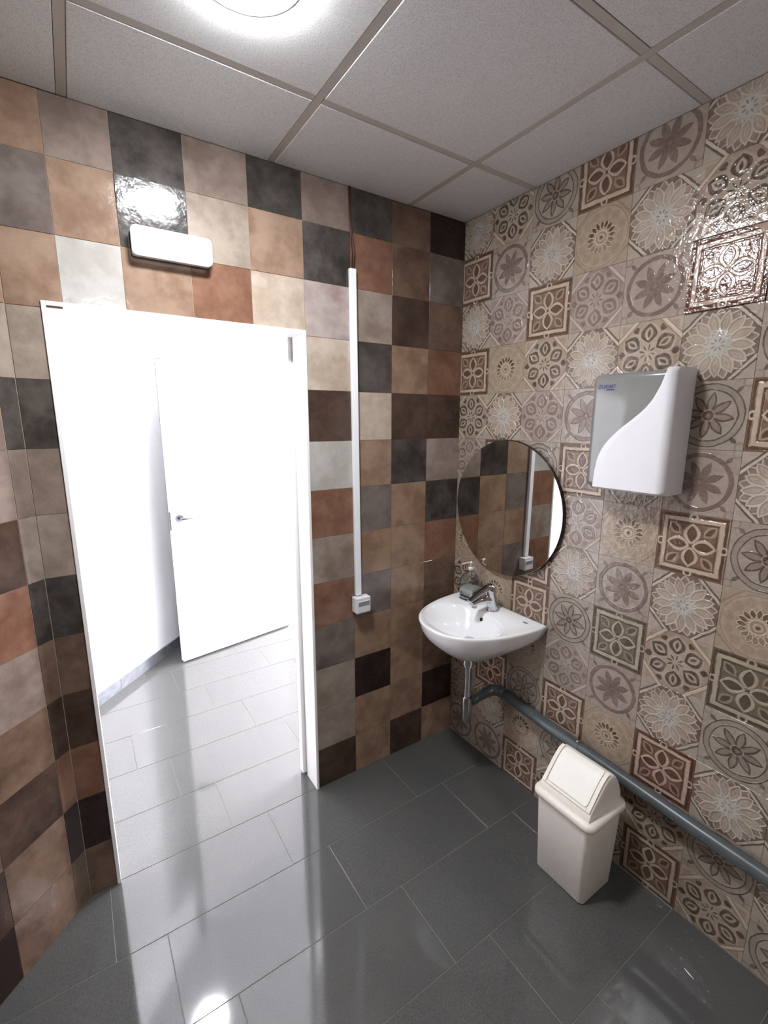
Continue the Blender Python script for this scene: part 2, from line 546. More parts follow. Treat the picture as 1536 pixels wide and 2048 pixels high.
for k in range(-15, 7):           # k-th row lies between y = 0.006 + k*rowp and the next; k = -1 is the first one inside the room
    y0 = 0.006 + k * rowp; y1 = y0 + rowp
    off = -0.45 - 0.1485 * (k + 1)      # the joints shift by a quarter tile from row to row
    x = off - 6 * 0.596
    while x < FX1:
        a, b = x, x + 0.596
        x += 0.596
        lo = -2.75 if k < 0 else -3.0
        hi = 0.0 if k < 0 else 2.8
        a2, b2 = max(a, lo), min(b, hi)
        if b2 - a2 < 0.03: continue
        floor_tile(a2 + 0.0009, b2 - 0.0009, y0 + 0.0009, y1 - 0.0009)

# ------------------------------------------------------------------ door wall
wb = link('wall_back', boxes('wall_back', [
    (DX1, 0.0, 0.002, 0.066, 0.0, CZ), (DX0, DX1, 0.002, 0.066, DZ, CZ), (BX, DX0, 0.002, 0.066, 0.0, CZ)]),
    M['grout'], label='wall of square brown, beige and charcoal tiles around the doorway', **STR)
cols = [0.0] + [-(0.0007 + 0.19996 * n) for n in range(1, 8)] + [-1.565, BX]
TABLE = {  # row -> colour code per column from the corner; codes lighter low, darker high, to offset lamp falloff
    13: 'KEDADADAT', 12: 'UENDTGDTU', 11: 'EFGPBNTLT', 10: 'NMDB....G', 9: 'FFBF....D', 8: 'GDTL....A', 7: 'DMUN....G',
    6: 'NTMG....D', 5: 'EMUN....E', 4: 'EMMU....F', 3: 'EMKG....N', 2: 'KMMG....K', 1: 'MFMF....E'}
for r, codes in TABLE.items():
    z0, z1 = ROWZ[r - 1], ROWZ[r]
    full = z1 - z0
    for c, code in enumerate(codes):
        if code == '.': continue
        x1, x0 = cols[c], cols[c + 1]
        zz0 = z0
        if r <= 10:
            if c == 3: x0 = max(x0, DX1)
            if c == 8: x1 = min(x1, DX0)
        if r == 11 and 4 <= c <= 7: zz0 = max(z0, DZ)
        if r == 11 and c == 8: pass
        if x1 - x0 < 0.01 or z1 - zz0 < 0.01: continue
        tilt = (0.0, 0.0)
        if r == 12 and c == 6: tilt = (1.5, 0.2)
        put_tile(wb, ((x0 + x1) / 2, -0.0012 if tilt[0] else 0.0, (zz0 + z1) / 2), 0.0, x1 - x0 - GAP, z1 - zz0 - GAP, GLAZE[code], tilt=tilt)

# ------------------------------------------------------------------ slanting wall left of the door
ln = Vector((-LD.y, LD.x, 0))
if ln.dot(Vector(CP) - Vector((BX, 0, 0))) < 0: ln = -ln           # towards the room
rot_left = math.atan2(ln.x, -ln.y)
LLEN = 1.0
def left_pt(s, off=0.0): return Vector((BX, 0, 0)) + LD * s + ln * off
bm = bmesh.new()
q = [left_pt(-0.02, -0.002), left_pt(LLEN, -0.002), left_pt(LLEN, -0.07), left_pt(-0.02, -0.07)]
lo_ = [bm.verts.new((p.x, p.y, 0)) for p in q]; hi_ = [bm.verts.new((p.x, p.y, CZ)) for p in q]
bm.faces.new(lo_); bm.faces.new(list(reversed(hi_)))
for i in range(4):
    bm.faces.new((lo_[i], lo_[(i + 1) % 4], hi_[(i + 1) % 4], hi_[i]))
wl = link('wall_left', from_bm('wall_left', bm), M['grout'], label='slanting wall of brown and grey square tiles left of the doorway', **STR)
LT = {13: 'MDT', 12: 'GTB', 11: 'LGN', 10: 'BDG', 9: 'AMT', 8: 'AGM', 7: 'FBG', 6: 'NMD', 5: 'ATB', 4: 'EAT', 3: 'FEF', 2: 'EFD', 1: 'EKA'}  # lower rows coded darker: the wall's dimmer, vignetted light is put into the colour
strip = 0.0566
for r in range(1, 14):
    z0, z1 = ROWZ[r - 1], ROWZ[r]
    segs = [(0.0, strip, TABLE[r][8])]
    s = strip; i = 0
    while s < LLEN - 0.02:
        e = min(s + T, LLEN)
        segs.append((s, e, LT[r][i] if i < 3 else random.choice('BGMTDN')))
        s = e; i += 1
    for (s0, s1, code) in segs:
        p = left_pt((s0 + s1) / 2)
        g0 = GAP if s0 > 0 else GAP * 2.6
        put_tile(wl, (p.x, p.y, (z0 + z1) / 2), rot_left, s1 - s0 - g0, z1 - z0 - GAP, GLAZE[code])

# ------------------------------------------------------------------ sink wall with printed tiles
RY1 = -4.20
wr = link('wall_right', boxes('wall_right', [(0.002, 0.09, RY1, 0.066, 0.0, CZ)]), M['grout'],
          label='wall of brown and cream patterned tiles behind the washbasin', **STR)
PT = {  # row -> pattern per column from the corner
    13: 'SHOQCSH', 12: 'QCSWSHO', 11: 'ShQhCRC', 10: 'QWHSHSO', 9: 'HShCWOQ', 8: 'hQOQSCS', 7: 'WSCh' + 'WQO', 6: 'WHQSCSW',
    5: 'HWQOqHq', 4: 'SQWhCSO', 3: 'HQOQWRS', 2: 'hSWOSHO', 1: 'CCQHSQH'}
pool = 'QSCHOWhSq'
TILT = {(11, 6): (-2.4, 1.3), (12, 6): (-1.2, 0.9), (11, 3): (0.4, 0.2)}
for r in range(1, 14):
    z0, z1 = ROWZ[r - 1], ROWZ[r]
    y = 0.0; c = 0
    while y > RY1 + 0.02:
        c += 1
        e = -(c * T - 0.0206)
        e = max(e, RY1)
        code = PT[r][c - 1] if c <= 7 else pool[(c * 5 + r * 7 + (c * r) % 3) % len(pool)]
        w = y - e
        u0 = 1 - w / T if c == 1 else 0.0
        u1 = 1.0 if c == 1 else w / T
        v0 = 0.025 if r == 1 else 0.0
        v1 = (z1 - z0) / T if r == 13 else 1.0
        t_ = TILT.get((r, c), (0, 0))
        put_tile(wr, (-0.0030 if (r, c) in ((11, 6), (12, 6)) else 0, (y + e) / 2, (z0 + z1) / 2), -math.pi / 2, w - GAP * 0.6, z1 - z0 - GAP * 0.6, PRINT[code],
                 (round(u0, 3), v0, round(u1, 3), round(v1, 3)), tilt=t_)
        y = e

# rest of the washroom shell (behind the camera)
pl = left_pt(LLEN)
link('wall_side', boxes('wall_side', [(pl.x - 0.10, pl.x, RY1, pl.y + 0.05, 0, CZ)]), M['plaster_back'], label='brown tiled side wall of the washroom', **STR)
link('wall_rear', boxes('wall_rear', [(pl.x - 0.10, 0.09, RY1 - 0.1, RY1, 0, CZ)]), M['plaster_back'], label='brown tiled rear wall of the washroom', **STR)

# ------------------------------------------------------------------ washroom ceiling
ce = link('ceiling', boxes('ceiling', [(pl.x - 0.10, 0.09, RY1 - 0.1, 0.066, CZ + 0.012, CZ + 0.06)]), M['bar'],
          label='suspended ceiling of square off-white mineral boards', **STR)
GX = [0.0, -0.314, -0.912, -1.509, -2.106, -2.60]
GY = [0.0, -0.379, -0.972, -1.567, -2.162, -2.757, -3.352, -3.947, -4.20]
bw = 0.013
for i in range(len(GX) - 1):
    for j in range(len(GY) - 1):
        x1, x0 = GX[i] - (bw if i else 0.001), GX[i + 1] + bw
        y1, y0 = GY[j] - (bw if j else 0.001), GY[j + 1] + bw
        dz = random.uniform(-0.0012, 0.0012)
        me = box('ceiling_board', x0, x1, y0, y1, CZ + dz, CZ + 0.012, 0.0015, 1)
        link('ceiling_board', me, M['board'], ce)
for x in GX[1:-1]:
    link('grid_bar', box('grid_bar', x - bw + 0.0015, x + bw - 0.0015, RY1, 0.0, CZ + 0.0008, CZ + 0.0115), M['bar'], ce)
for y in GY[1:-1]:
    for i in range(len(GX) - 1):
        link('grid_bar', box('grid_bar', GX[i + 1] + bw, GX[i] - (bw if i else 0.0), y - bw + 0.0015, y + bw - 0.0015, CZ + 0.0008, CZ + 0.0115), M['bar'], ce)

# ------------------------------------------------------------------ door frame and hallway shell
HC = 2.60
tr = empty('trim_1', (-1.209, 0.05, 0), label='thin white door frame around the open doorway', **STR)
def under(parent, me, name, mat, smooth=False, **k):
    """mesh given in world coordinates, attached to an empty"""
    o = link(name, me, mat, parent, smooth, **k)
    o.location = -parent.location
    return o
FT = 0.012
under(tr, box('jamb', DX1 - FT, DX1, -0.006, 0.104, 0.0, DZ, 0.0015, 2), 'jamb', M['white_lacquer'])
under(tr, box('jamb', DX0, DX0 + FT, -0.006, 0.104, 0.0, DZ, 0.0015, 2), 'jamb', M['white_lacquer'])
under(tr, box('head', DX0 + FT, DX1 - FT, -0.006, 0.104, DZ - FT, DZ, 0.0015, 2), 'head', M['white_lacquer'])
hk = tube('hook', [(-1.606, 0.05, 1.195), (-1.598, 0.05, 1.196), (-1.588, 0.046, 1.204), (-1.580, 0.044, 1.202), (-1.584, 0.047, 1.196)], 0.0016, 8)
under(tr, hk, 'latch_hook', M['steel'], True)

# sliding leaf hung on the hallway side, pushed open to the right
d1o = empty('door_1', (-0.42, 0.125, 0), label='white sliding door leaf pushed open behind the right jamb', **STR)
under(d1o, box('leaf', -0.829, 0.0, 0.112, 0.147, 0.012, 2.06, 0.003, 2), 'leaf', M['white_lacquer'])
under(d1o, box('rail', -1.70, 0.08, 0.106, 0.150, 2.075, 2.115, 0.003, 2), 'rail', M['steel'])

# hallway walls
link('wall_hall_near', boxes('wall_hall_near', [
    (DX1, 3.0, 0.067, 0.1035, 0.0, HC), (DX0, DX1, 0.067, 0.1035, DZ, HC), (-2.82, DX0, 0.067, 0.1035, 0.0, HC)]), M['wall_white'],
    label='white hallway wall backing the tiled wall', **STR)
HA = Vector((-2.82, 0.105, 0)); HB = Vector((-1.070, 1.855, 0))
hd = (HB - HA).normalized(); hn = Vector((hd.y, -hd.x, 0))
def prism(name, pts, z0, z1):
    bm = bmesh.new()
    a = [bm.verts.new((p[0], p[1], z0)) for p in pts]; b = [bm.verts.new((p[0], p[1], z1)) for p in pts]
    bm.faces.new(a); bm.faces.new(list(reversed(b)))
    for i in range(len(pts)): bm.faces.new((a[i], a[(i + 1) % len(pts)], b[(i + 1) % len(pts)], b[i]))
    return from_bm(name, bm)
link('wall_hall_left', prism('wall_hall_left', [HA, HB, HB - hn * 0.1, HA - hn * 0.1], 0, HC), M['wall_white'],
     label='slanting white hallway wall seen through the doorway', **STR)
HY = 1.76
link('wall_hall_back', boxes('wall_hall_back', [(-0.235, 3.0, HY, HY + 0.1, 0, HC), (-1.07, -0.235, HY, HY + 0.1, 2.08, HC)]), M['wall_white'],
     label='white hallway back wall with a doorway', **STR)
link('wall_cupboard', boxes('wall_cupboard', [(-1.17, -0.1, 2.25, 2.3, 0, HC), (-1.17, -1.1, 1.90, 2.25, 0, HC), (-0.15, -0.1, HY + 0.1, 2.25, 0, HC)]), M['wall_white'],
     label='white walls of the small room behind the hallway door', **STR)
link('ceiling_hall', boxes('ceiling_hall', [(-2.95, 3.0, 0.067, 2.3, HC, HC + 0.05)]), M['wall_white'], label='white hallway ceiling', **STR)
# end of the hallway with its window
WY0, WY1, WZ0, WZ1 = 0.36, 1.58, 0.55, 2.15
link('wall_hall_end', boxes('wall_hall_end', [
    (2.80, 2.90, 0.1035, WY0, 0, HC), (2.80, 2.90, WY1, HY, 0, HC), (2.80, 2.90, WY0, WY1, 0, WZ0), (2.80, 2.90, WY0, WY1, WZ1, HC)]),
    M['wall_white'], label='white end wall of the hallway', **STR)
wn = empty('window_1', (2.85, (WY0 + WY1) / 2, WZ0), label='window at the end of the hallway', **STR)
ym = (WY0 + WY1) / 2
under(wn, boxes('window_frame', [(2.83, 2.87, WY0, WY0 + 0.04, WZ0, WZ1), (2.83, 2.87, WY1 - 0.04, WY1, WZ0, WZ1), (2.83, 2.87, WY0 + 0.04, WY1 - 0.04, WZ0, WZ0 + 0.04),
                (2.83, 2.87, WY0 + 0.04, WY1 - 0.04, WZ1 - 0.04, WZ1), (2.83, 2.87, ym - 0.02, ym + 0.02, WZ0 + 0.04, WZ1 - 0.04)]), 'window_frame', M['window_frame'])

# baseboard of the slanting hallway wall, one stone piece after another
bb = empty('baseboard_left', tuple(HA), label='dark grey stone baseboard along the slanting hallway wall', **STR)
LH = (HB - HA).length
s = LH; k = 0
cuts = [LH, LH - 0.30, LH - 0.607, LH - 0.91, LH - 1.21, LH - 1.51, LH - 1.81, 0.02]
for a, b in zip(cuts[1:], cuts[:-1]):
    p0, p1 = HA + hd * (a + 0.001), HA + hd * (b - 0.001)
    under(bb, prism('baseboard_piece', [p0, p1, p1 + hn * 0.009, p0 + hn * 0.009], 0.0, 0.075), 'baseboard_piece', M['base_grey'])

# hallway door, standing ajar
hin = Vector((-0.262, 1.712, 0)); fre = Vector((-1.098, 1.550, 0))
dv = (fre - hin).normalized(); dn = Vector((-dv.y, dv.x, 0))
if dn.y < 0: dn = -dn
d2 = empty('door_2', tuple(hin), label='plain white hallway door standing slightly ajar', **STR)
under(d2, prism('leaf', [hin, fre, fre + dn * 0.038, hin + dn * 0.038], 0.012, 2.05), 'leaf', M['white_lacquer'])
hb_ = fre - dv * 0.052
hz = 1.035
fr = -dn
def tubew(name, pts, r, n=14): return tube(name, [tuple(p) for p in pts], r, n)
c0 = hb_ + Vector((0, 0, hz))
rose = tubew('rose', [c0, c0 + fr * 0.008], 0.025, 24)
ro = under(d2, rose, 'handle_rose', M['handle'], False)
c1 = c0 + fr * 0.045
lev = tubew('lever', [c0 + fr * 0.006, c0 + fr * 0.03, c1 - dv * 0.006, c1 - dv * 0.03, c1 - dv * 0.13], [0.009, 0.009, 0.009, 0.0085, 0.007])
le = link('handle_lever', lev, M['handle'], ro, True)
lp = prism('latch_plate', [fre + dn * 0.008 + dv * 0.0, fre + dn * 0.030, fre + dn * 0.030 + dv * 0.002, fre + dn * 0.008 + dv * 0.002], 0.955, 1.08)
under(d2, lp, 'latch_plate', M['handle'])
under(d2, boxes('frame', [(-0.245, -0.205, HY - 0.012, HY, 0, 2.09), (-1.045, -0.245, HY - 0.012, HY, 2.05, 2.09)]), 'door_frame', M['white_lacquer'])

# ------------------------------------------------------------------ ceiling lights
def downlight(loc, rim_mat, emit_mat, label):
    t = empty('ceiling_light', loc, label=label, category='ceiling light')
    n = 48
    link('rim', lathe('rim', [(0.099, -0.0020), (0.100, -0.0035), (0.113, -0.0035), (0.117, -0.002), (0.117, 0.0), (0.099, 0.0)], n, False), rim_mat, t, True)
    link('diffuser', lathe('diffuser', [(0.0005, -0.019), (0.03, -0.0187), (0.06, -0.0178), (0.085, -0.0150), (0.0950, -0.0115), (0.0985, -0.0075), (0.0985, -0.002)], n, False), emit_mat, t, True)
    return t
downlight((-1.20, -0.655, CZ), M['lamp_rim'], M['emit_room'], 'round white ceiling light glowing in the washroom ceiling board')
downlight((-1.21, -3.63, CZ), M['lamp_rim'], M['emit_room'], 'round white ceiling light further back in the washroom, behind the viewer')
downlight((-1.19, 1.13, HC), M['lamp_rim'], M['emit_hall'], 'round ceiling light of the hallway, reflected in the glossy floor')

# ------------------------------------------------------------------ emergency light over the door
el = empty('emergency_light', (-1.257, 0, 2.17), label='white lit emergency light mounted on tiles above the doorway', category='emergency light')
under(el, box('base_plate', -1.372, -1.142, -0.022, -0.001, 2.172, 2.250, 0.008, 3), 'base_plate', M['white_plastic'])
under(el, box('lit_cover', -1.374, -1.140, -0.056, -0.0225, 2.170, 2.252, 0.015, 4), 'lit_cover', M['emit_emergency'], True)
under(el, box('side_clip', -1.1405, -1.137, -0.044, -0.030, 2.198, 2.206, 0.001, 1), 'side_clip', M['grey_plastic'])

# ------------------------------------------------------------------ cable trunking, wires, socket
tk = empty('cable_trunking', (-0.585, 0, 0.905), label='white plastic cable trunking running down the tiled wall', category='trunking')
def skew_box(xa, xb, y0, y1, z0, z1, sh, bev):
    bm = bmesh.new(); add_box(bm, xa, xb, y0, y1, z0, z1)
    bmesh.ops.bevel(bm, geom=bm.edges[:], offset=bev, segments=2, affect='EDGES', profile=0.5)
    for v in bm.verts: v.co.x -= sh * (v.co.z - 0.9) / 1.36
    return from_bm('trunk', bm)
under(tk, skew_box(-0.599, -0.573, -0.012, -0.001, 0.908, 2.262, 0.012, 0.001), 'channel', M['trunk_plastic'])
under(tk, skew_box(-0.600, -0.572, -0.0175, -0.0122, 0.908, 2.262, 0.012, 0.0015), 'cover', M['trunk_plastic'])
def wire(pts, lab):
    o = link('cable', tube('cable', pts, 0.0022, 8), M['cable'], None, True)
    o['label'] = lab; o['category'] = 'cable'; o['group'] = 'wires above the trunking'
wire([(-0.607, -0.004, 2.553), (-0.606, -0.004, 2.47), (-0.602, -0.006, 2.38), (-0.598, -0.007, 2.32), (-0.599, -0.007, 2.255)], 'thin brown wire hanging into trunking, left of the two')
wire([(-0.601, -0.004, 2.553), (-0.600, -0.004, 2.46), (-0.597, -0.006, 2.39), (-0.587, -0.008, 2.33), (-0.590, -0.007, 2.255)], 'thin brown wire hanging into trunking, right of the two')

jb = empty('socket_box', (-0.576, 0, 0.83), label='small white surface-mounted socket box at the trunking end', category='socket')
under(jb, box('back_box', -0.6135, -0.5405, -0.034, -0.001, 0.832, 0.903, 0.003, 2), 'back_box', M['white_plastic'])
under(jb, box('front_frame', -0.614, -0.540, -0.044, -0.0345, 0.831, 0.904, 0.003, 2), 'front_frame', M['white_plastic'])
fp = under(jb, box('lid', -0.609, -0.545, -0.047, -0.0442, 0.836, 0.889, 0.0012, 2), 'lid', M['white_plastic'])
link('label_strip', box('label_strip', -0.605, -0.549, -0.0476, -0.0471, 0.866, 0.886), M['print_grey'], fp)

# ------------------------------------------------------------------ round mirror
MY, MZ, MR = -0.329, 1.294, 0.303
mi = empty('wall_mirror', (-0.003, MY, MZ - MR), label='round frameless mirror with dark edge above the washbasin', category='mirror')
def disc_x(name, x0, x1, r, n=96, bev=0.002):
    me = lathe(name, [(r - bev, 0), (r, bev), (r, abs(x1 - x0) - bev), (r - bev, abs(x1 - x0))], n)
    for v in me.vertices:
        x, y, z = v.co; v.co = (x0 - z, MY + x, MZ + y)
    return fix_normals(me)
under(mi, disc_x('backing', -0.004, -0.0185, MR), 'backing', M['black_edge'])
under(mi, disc_x('mirror_glass', -0.019, -0.0215, MR - 0.002, 96, 0.0006), 'mirror_glass', M['mirror'])

# ------------------------------------------------------------------ washbasin
BYC, BZ = -0.334, 0.832
N = 72
def outline(hw, dp, x_back, ins=0.0, p=2.35):
    """closed D-shape: straight back along the wall, curved front; list of (x, y)"""
    pts = []
    nf = int(N * 0.72)
    for i in range(nf + 1):
        a = math.pi * i / nf
        cy, sx = math.cos(a), math.sin(a)
        e = 2 / p
        y = BYC + (hw - ins) * math.copysign(abs(cy) ** e, cy)
        xx = x_back - (dp - ins) * (abs(sx) ** e)
        pts.append((xx, y))
    nb = N - nf - 1
    for i in range(1, nb + 1):
        t = i / (nb + 1)
        pts.append((x_back, BYC - (hw - ins) + 2 * (hw - ins) * t))
    return pts
def bowl(cx, ax_f, ax_b, by, z, p=2.3):
    """opening of the bowl, same number of points, matched to outline by index direction"""
    pts = []
    for (x, y) in outline(0.252, 0.428, -0.004):
        a = math.atan2((y - BYC) / 0.25, (x - cx) / (0.43 - abs(cx)) if x < cx else (x - cx) / abs(cx))
        cy, sx = math.sin(a), math.cos(a)
        e = 2 / p
        yy = BYC + by * math.copysign(abs(cy) ** e, cy)
        xx = cx + (ax_f if sx < 0 else ax_b) * math.copysign(abs(sx) ** e, sx)
        pts.append((xx, yy, z))
    return pts
def ol(hw, dp, xb, z, p=2.35): return [(x, y, z) for x, y in outline(hw, dp, xb, 0, p)]
rings = []
# underside from the outlet up to the rim, then over the rim into the bowl
def under_ring(f, z, cx=-0.205):
    base = outline(0.252, 0.428, -0.004)
    return [(cx + (x - cx) * f, BYC + (y - BYC) * f, z) for x, y in base]
def back_fix(r):  # keep the rear against the wall for the upper part
    return r
rings.append(under_ring(0.10, 0.638))
rings.append(under_ring(0.20, 0.641))
rings.append(under_ring(0.36, 0.657))
rings.append(under_ring(0.53, 0.684))
rings.append(under_ring(0.69, 0.713))
rings.append(under_ring(0.82, 0.741))
rings.append(under_ring(0.912, 0.767))
rings.append(under_ring(0.965, 0.793))
rings.append(ol(0.249, 0.424, -0.004, 0.812))
rings.append(ol(0.252, 0.428, -0.004, 0.824))
rings.append(ol(0.2505, 0.4265, -0.005, 0.830))
rings.append(ol(0.246, 0.422, -0.007, 0.8325))
rings.append(ol(0.239, 0.414, -0.012, 0.832))
CXB = -0.250
rings.append(bowl(CXB, 0.150, 0.131, 0.200, 0.8295))
rings.append(bowl(CXB, 0.143, 0.126, 0.191, 0.825))
rings.append(bowl(CXB, 0.134, 0.119, 0.179, 0.810))
rings.append(bowl(CXB + 0.004, 0.124, 0.107, 0.164, 0.786))
rings.append(bowl(CXB + 0.014, 0.110, 0.088, 0.142, 0.758))
rings.append(bowl(CXB + 0.026, 0.088, 0.064, 0.110, 0.7385))
rings.append(bowl(CXB + 0.038, 0.058, 0.044, 0.072, 0.7275, 2.1))
rings.append(bowl(CXB + 0.045, 0.026, 0.026, 0.028, 0.7225, 2.0))
wbas = empty('washbasin', (-0.2, BYC, 0.638), label='white porcelain wall-hung washbasin under the round mirror', category='washbasin')
bo = under(wbas, fix_normals(loft('bowl', rings, True, True, True)), 'bowl', M['porcelain'], True)
drn = lathe('drain', [(0.0235, 0), (0.0235, 0.0025), (0.019, 0.004), (0.0005, 0.0045)], 28, False)
o = link('drain_plug', drn, M['chrome'], wbas, True); o.location = Vector((CXB + 0.045, BYC, 0.7230)) - wbas.location
ov = lathe('overflow', [(0.0085, 0), (0.0085, 0.002), (0.0005, 0.002)], 20, False)
o = link('overflow_hole', ov, M['black_hole'], wbas); o.location = Vector((-0.1345, BYC, 0.800)) - wbas.location
o.rotation_euler = (0, math.radians(-66), 0)
o = link('maker_mark', box('maker_mark', -0.006, 0.006, -0.011, 0.011, 0, 0.0004), M['print_grey'], wbas)
o.location = Vector((-0.055, -0.512, 0.8322)) - wbas.location

# chrome trap below the basin
tp = empty('drain_trap', (-0.205, BYC, 0.32), label='chrome drain trap hanging below the washbasin', category='drain trap')
def latw(name, prof, mat, n=28):
    me = lathe(name, prof, n)
    o = sharp(link(name, me, mat, tp)); return o
latw('top_collar', [(0.030, 0.314), (0.031, 0.300), (0.031, 0.290), (0.026, 0.288), (0.026, 0.276), (0.024, 0.274)][::-1], M['chrome'])
latw('down_tube', [(0.0175, 0.120), (0.0175, 0.2735)], M['chrome'])
latw('trap_cup', [(0.021, 0.0), (0.024, 0.003), (0.0255, 0.010), (0.0255, 0.118), (0.0235, 0.1235), (0.018, 0.124)], M['chrome_dull'])

# grey waste pipe: leaves the trap, bends at the wall and runs along it
PX = -0.034
pp = empty('waste_pipe', (PX, -0.9, 0.38), label='dark grey plastic waste pipe running along the patterned wall', category='pipe')
pts = [(-0.181, BYC, 0.405), (-0.13, BYC, 0.412), (-0.085, BYC - 0.002, 0.420), (-0.055, BYC - 0.008, 0.425), (-0.040, BYC - 0.022, 0.429), (PX, BYC - 0.045, 0.431), (PX, BYC - 0.07, 0.430)]
under(pp, tube('elbow', pts, [0.020, 0.020, 0.0235, 0.0255, 0.0255, 0.0255, 0.0255], 24), 'elbow', M['pvc'], True)
pts = [(PX, BYC - 0.0702, 0.430), (PX, -0.657, 0.411), (PX, -0.884, 0.400), (PX, -1.073, 0.390), (PX, -1.231, 0.382), (PX, -1.409, 0.377), (PX, RY1 + 0.002, 0.330)]
under(pp, tube('straight_run', pts, 0.0245, 24), 'straight_run', M['pvc'], True)
def ringx(y, z, r0, w, mat, name):
    me = lathe(name, [(0.0246, -w), (r0, -w), (r0, w), (0.0246, w)], 28, False)
    for v in me.vertices:
        a, b, c = v.co; v.co = (PX + a, y + c, z + b)
    return under(pp, fix_normals(me), name, mat)
clip = ringx(-0.790, 0.4045, 0.0265, 0.008, M['pvc'], 'pipe_clip')
me = lathe('clip_screw', [(0.006, 0), (0.006, 0.004), (0.0035, 0.0065), (0.0005, 0.007)], 16, False)
o = link('clip_screw', me, M['brass'], pp, True); o.location = Vector((PX - 0.008, -0.790, 0.4305)) - pp.location

# ------------------------------------------------------------------ faucet
fa = empty('faucet', (-0.068, BYC, BZ), label='chrome single-lever faucet on the washbasin deck', category='faucet')
fz = BZ
fa.scale = (1.12, 1.12, 1.12)
def under_f(me, name, mat=M['chrome'], smooth=True): return sharp(under(fa, me, name, mat))
under_f(tube('base_ring', [(-0.066, BYC, fz + 0.0008), (-0.067, BYC, fz + 0.006)], [0.0265, 0.0255], 32), 'base_ring')
under_f(tube('column', [(-0.067, BYC, fz + 0.006), (-0.072, BYC, fz + 0.030), (-0.079, BYC, fz + 0.062), (-0.083, BYC, fz + 0.080)], [0.0235, 0.0225, 0.0215, 0.0215], 32), 'column')
under_f(tube('cartridge_cap', [(-0.0832, BYC, fz + 0.0808), (-0.0855, BYC, fz + 0.092), (-0.088, BYC, fz + 0.103), (-0.090, BYC, fz + 0.109)], [0.0222, 0.0228, 0.0205, 0.012], 32), 'cartridge_cap')
def sect(cx, cz, w, h, ang, n=20, p=3.0):
    out = []
    for i in range(n):
        a = 2 * math.pi * i / n
        c, s_ = math.cos(a), math.sin(a)
        yy = w * math.copysign(abs(c) ** (2 / p), c); hh = h * math.copysign(abs(s_) ** (2 / p), s_)
        out.append((cx + math.sin(ang) * hh, BYC + yy, cz + math.cos(ang) * hh))
    return out
sp_ = [sect(-0.078, fz + 0.046, 0.0185, 0.015, 0.25), sect(-0.110, fz + 0.053, 0.0165, 0.0125, 0.1), sect(-0.150, fz + 0.054, 0.0155, 0.0105, -0.05),
       sect(-0.178, fz + 0.051, 0.0150, 0.0095, -0.1), sect(-0.186, fz + 0.050, 0.0125, 0.0075, -0.1)]
under_f(fix_normals(loft('spout', sp_, True, True, True)), 'spout')
under_f(tube('aerator', [(-0.170, BYC, fz + 0.043), (-0.171, BYC, fz + 0.032)], 0.0105, 24), 'aerator', M['chrome_dull'])
lv = [sect(-0.085, fz + 0.101, 0.019, 0.011, -0.5), sect(-0.105, fz + 0.101, 0.0185, 0.010, -0.6), sect(-0.135, fz + 0.091, 0.016, 0.0075, -0.55),
      sect(-0.170, fz + 0.076, 0.0135, 0.0050, -0.5), sect(-0.198, fz + 0.064, 0.0115, 0.0035, -0.45)]
under_f(fix_normals(loft('lever', lv, True, True, True)), 'lever')

# ------------------------------------------------------------------ soap dispenser
sx, sy, sz = -0.060, -0.180, BZ + 0.0008
sd = empty('soap_dispenser', (sx, sy, sz), label='square clear glass soap dispenser with metal pump, half full', category='soap dispenser')
sd.rotation_euler = (0, 0, math.radians(8))
sd.scale = (1.10, 1.10, 1.06)
def rsq(h, z, rc, n=6):
    out = []
    for q, (cx, cy) in enumerate(((1, 1), (-1, 1), (-1, -1), (1, -1))):
        for i in range(n + 1):
            a = math.pi / 2 * q + math.pi / 2 * i / n
            out.append((cx * (h - rc) + rc * math.cos(a), cy * (h - rc) + rc * math.sin(a), z))
    return out
HW = 0.036
outer = [rsq(HW - 0.004, 0, .010), rsq(HW, 0.004, .010), rsq(HW, 0.088, .010), rsq(HW - 0.003, 0.103, .012), rsq(HW - 0.012, 0.118, .014), rsq(0.016, 0.127, .0155), rsq(0.0135, 0.131, .0134), rsq(0.0135, 0.137, .0134)]
inner = [rsq(0.0110, 0.137, .0109), rsq(0.0110, 0.130, .0109), rsq(0.0145, 0.124, .0138), rsq(HW - 0.0145, 0.1155, .012), rsq(HW - 0.0060, 0.102, .010), rsq(HW - 0.0032, 0.088, .008), rsq(HW - 0.0032, 0.007, .008)]
link('bottle', fix_normals(loft('bottle', outer + inner, True, True, True)), M['glass'], sd, True)
liq = [rsq(HW - 0.0036, 0.0074, .008), rsq(HW - 0.0036, 0.054, .008)]
link('soap', fix_normals(loft('soap', liq, True, True, True)), M['soap'], sd)
pc = sharp(link('pump_collar', lathe('pump_collar', [(0.0150, 0.1375), (0.0150, 0.148), (0.0125, 0.151), (0.006, 0.152)], 24), M['pump'], sd))
link('pump_stem', lathe('pump_stem', [(0.0036, 0.1523), (0.0036, 0.167), (0.0075, 0.1685), (0.0075, 0.174), (0.0035, 0.1765)], 16), M['pump'], pc, True)
link('pump_nozzle', tube('pump_nozzle', [(0.008, 0.0, 0.1715), (-0.010, 0.008, 0.1710), (-0.026, 0.018, 0.168), (-0.034, 0.024, 0.162)], [0.0036, 0.0034, 0.003, 0.0026], 12), M['pump'], pc, True)
link('dip_tube', tube('dip_tube', [(0, 0, 0.136), (0.0, 0.0, 0.112), (0.002, 0.002, 0.100)], [0.0055, 0.0055, 0.0040], 12), M['steel'], sd, True)

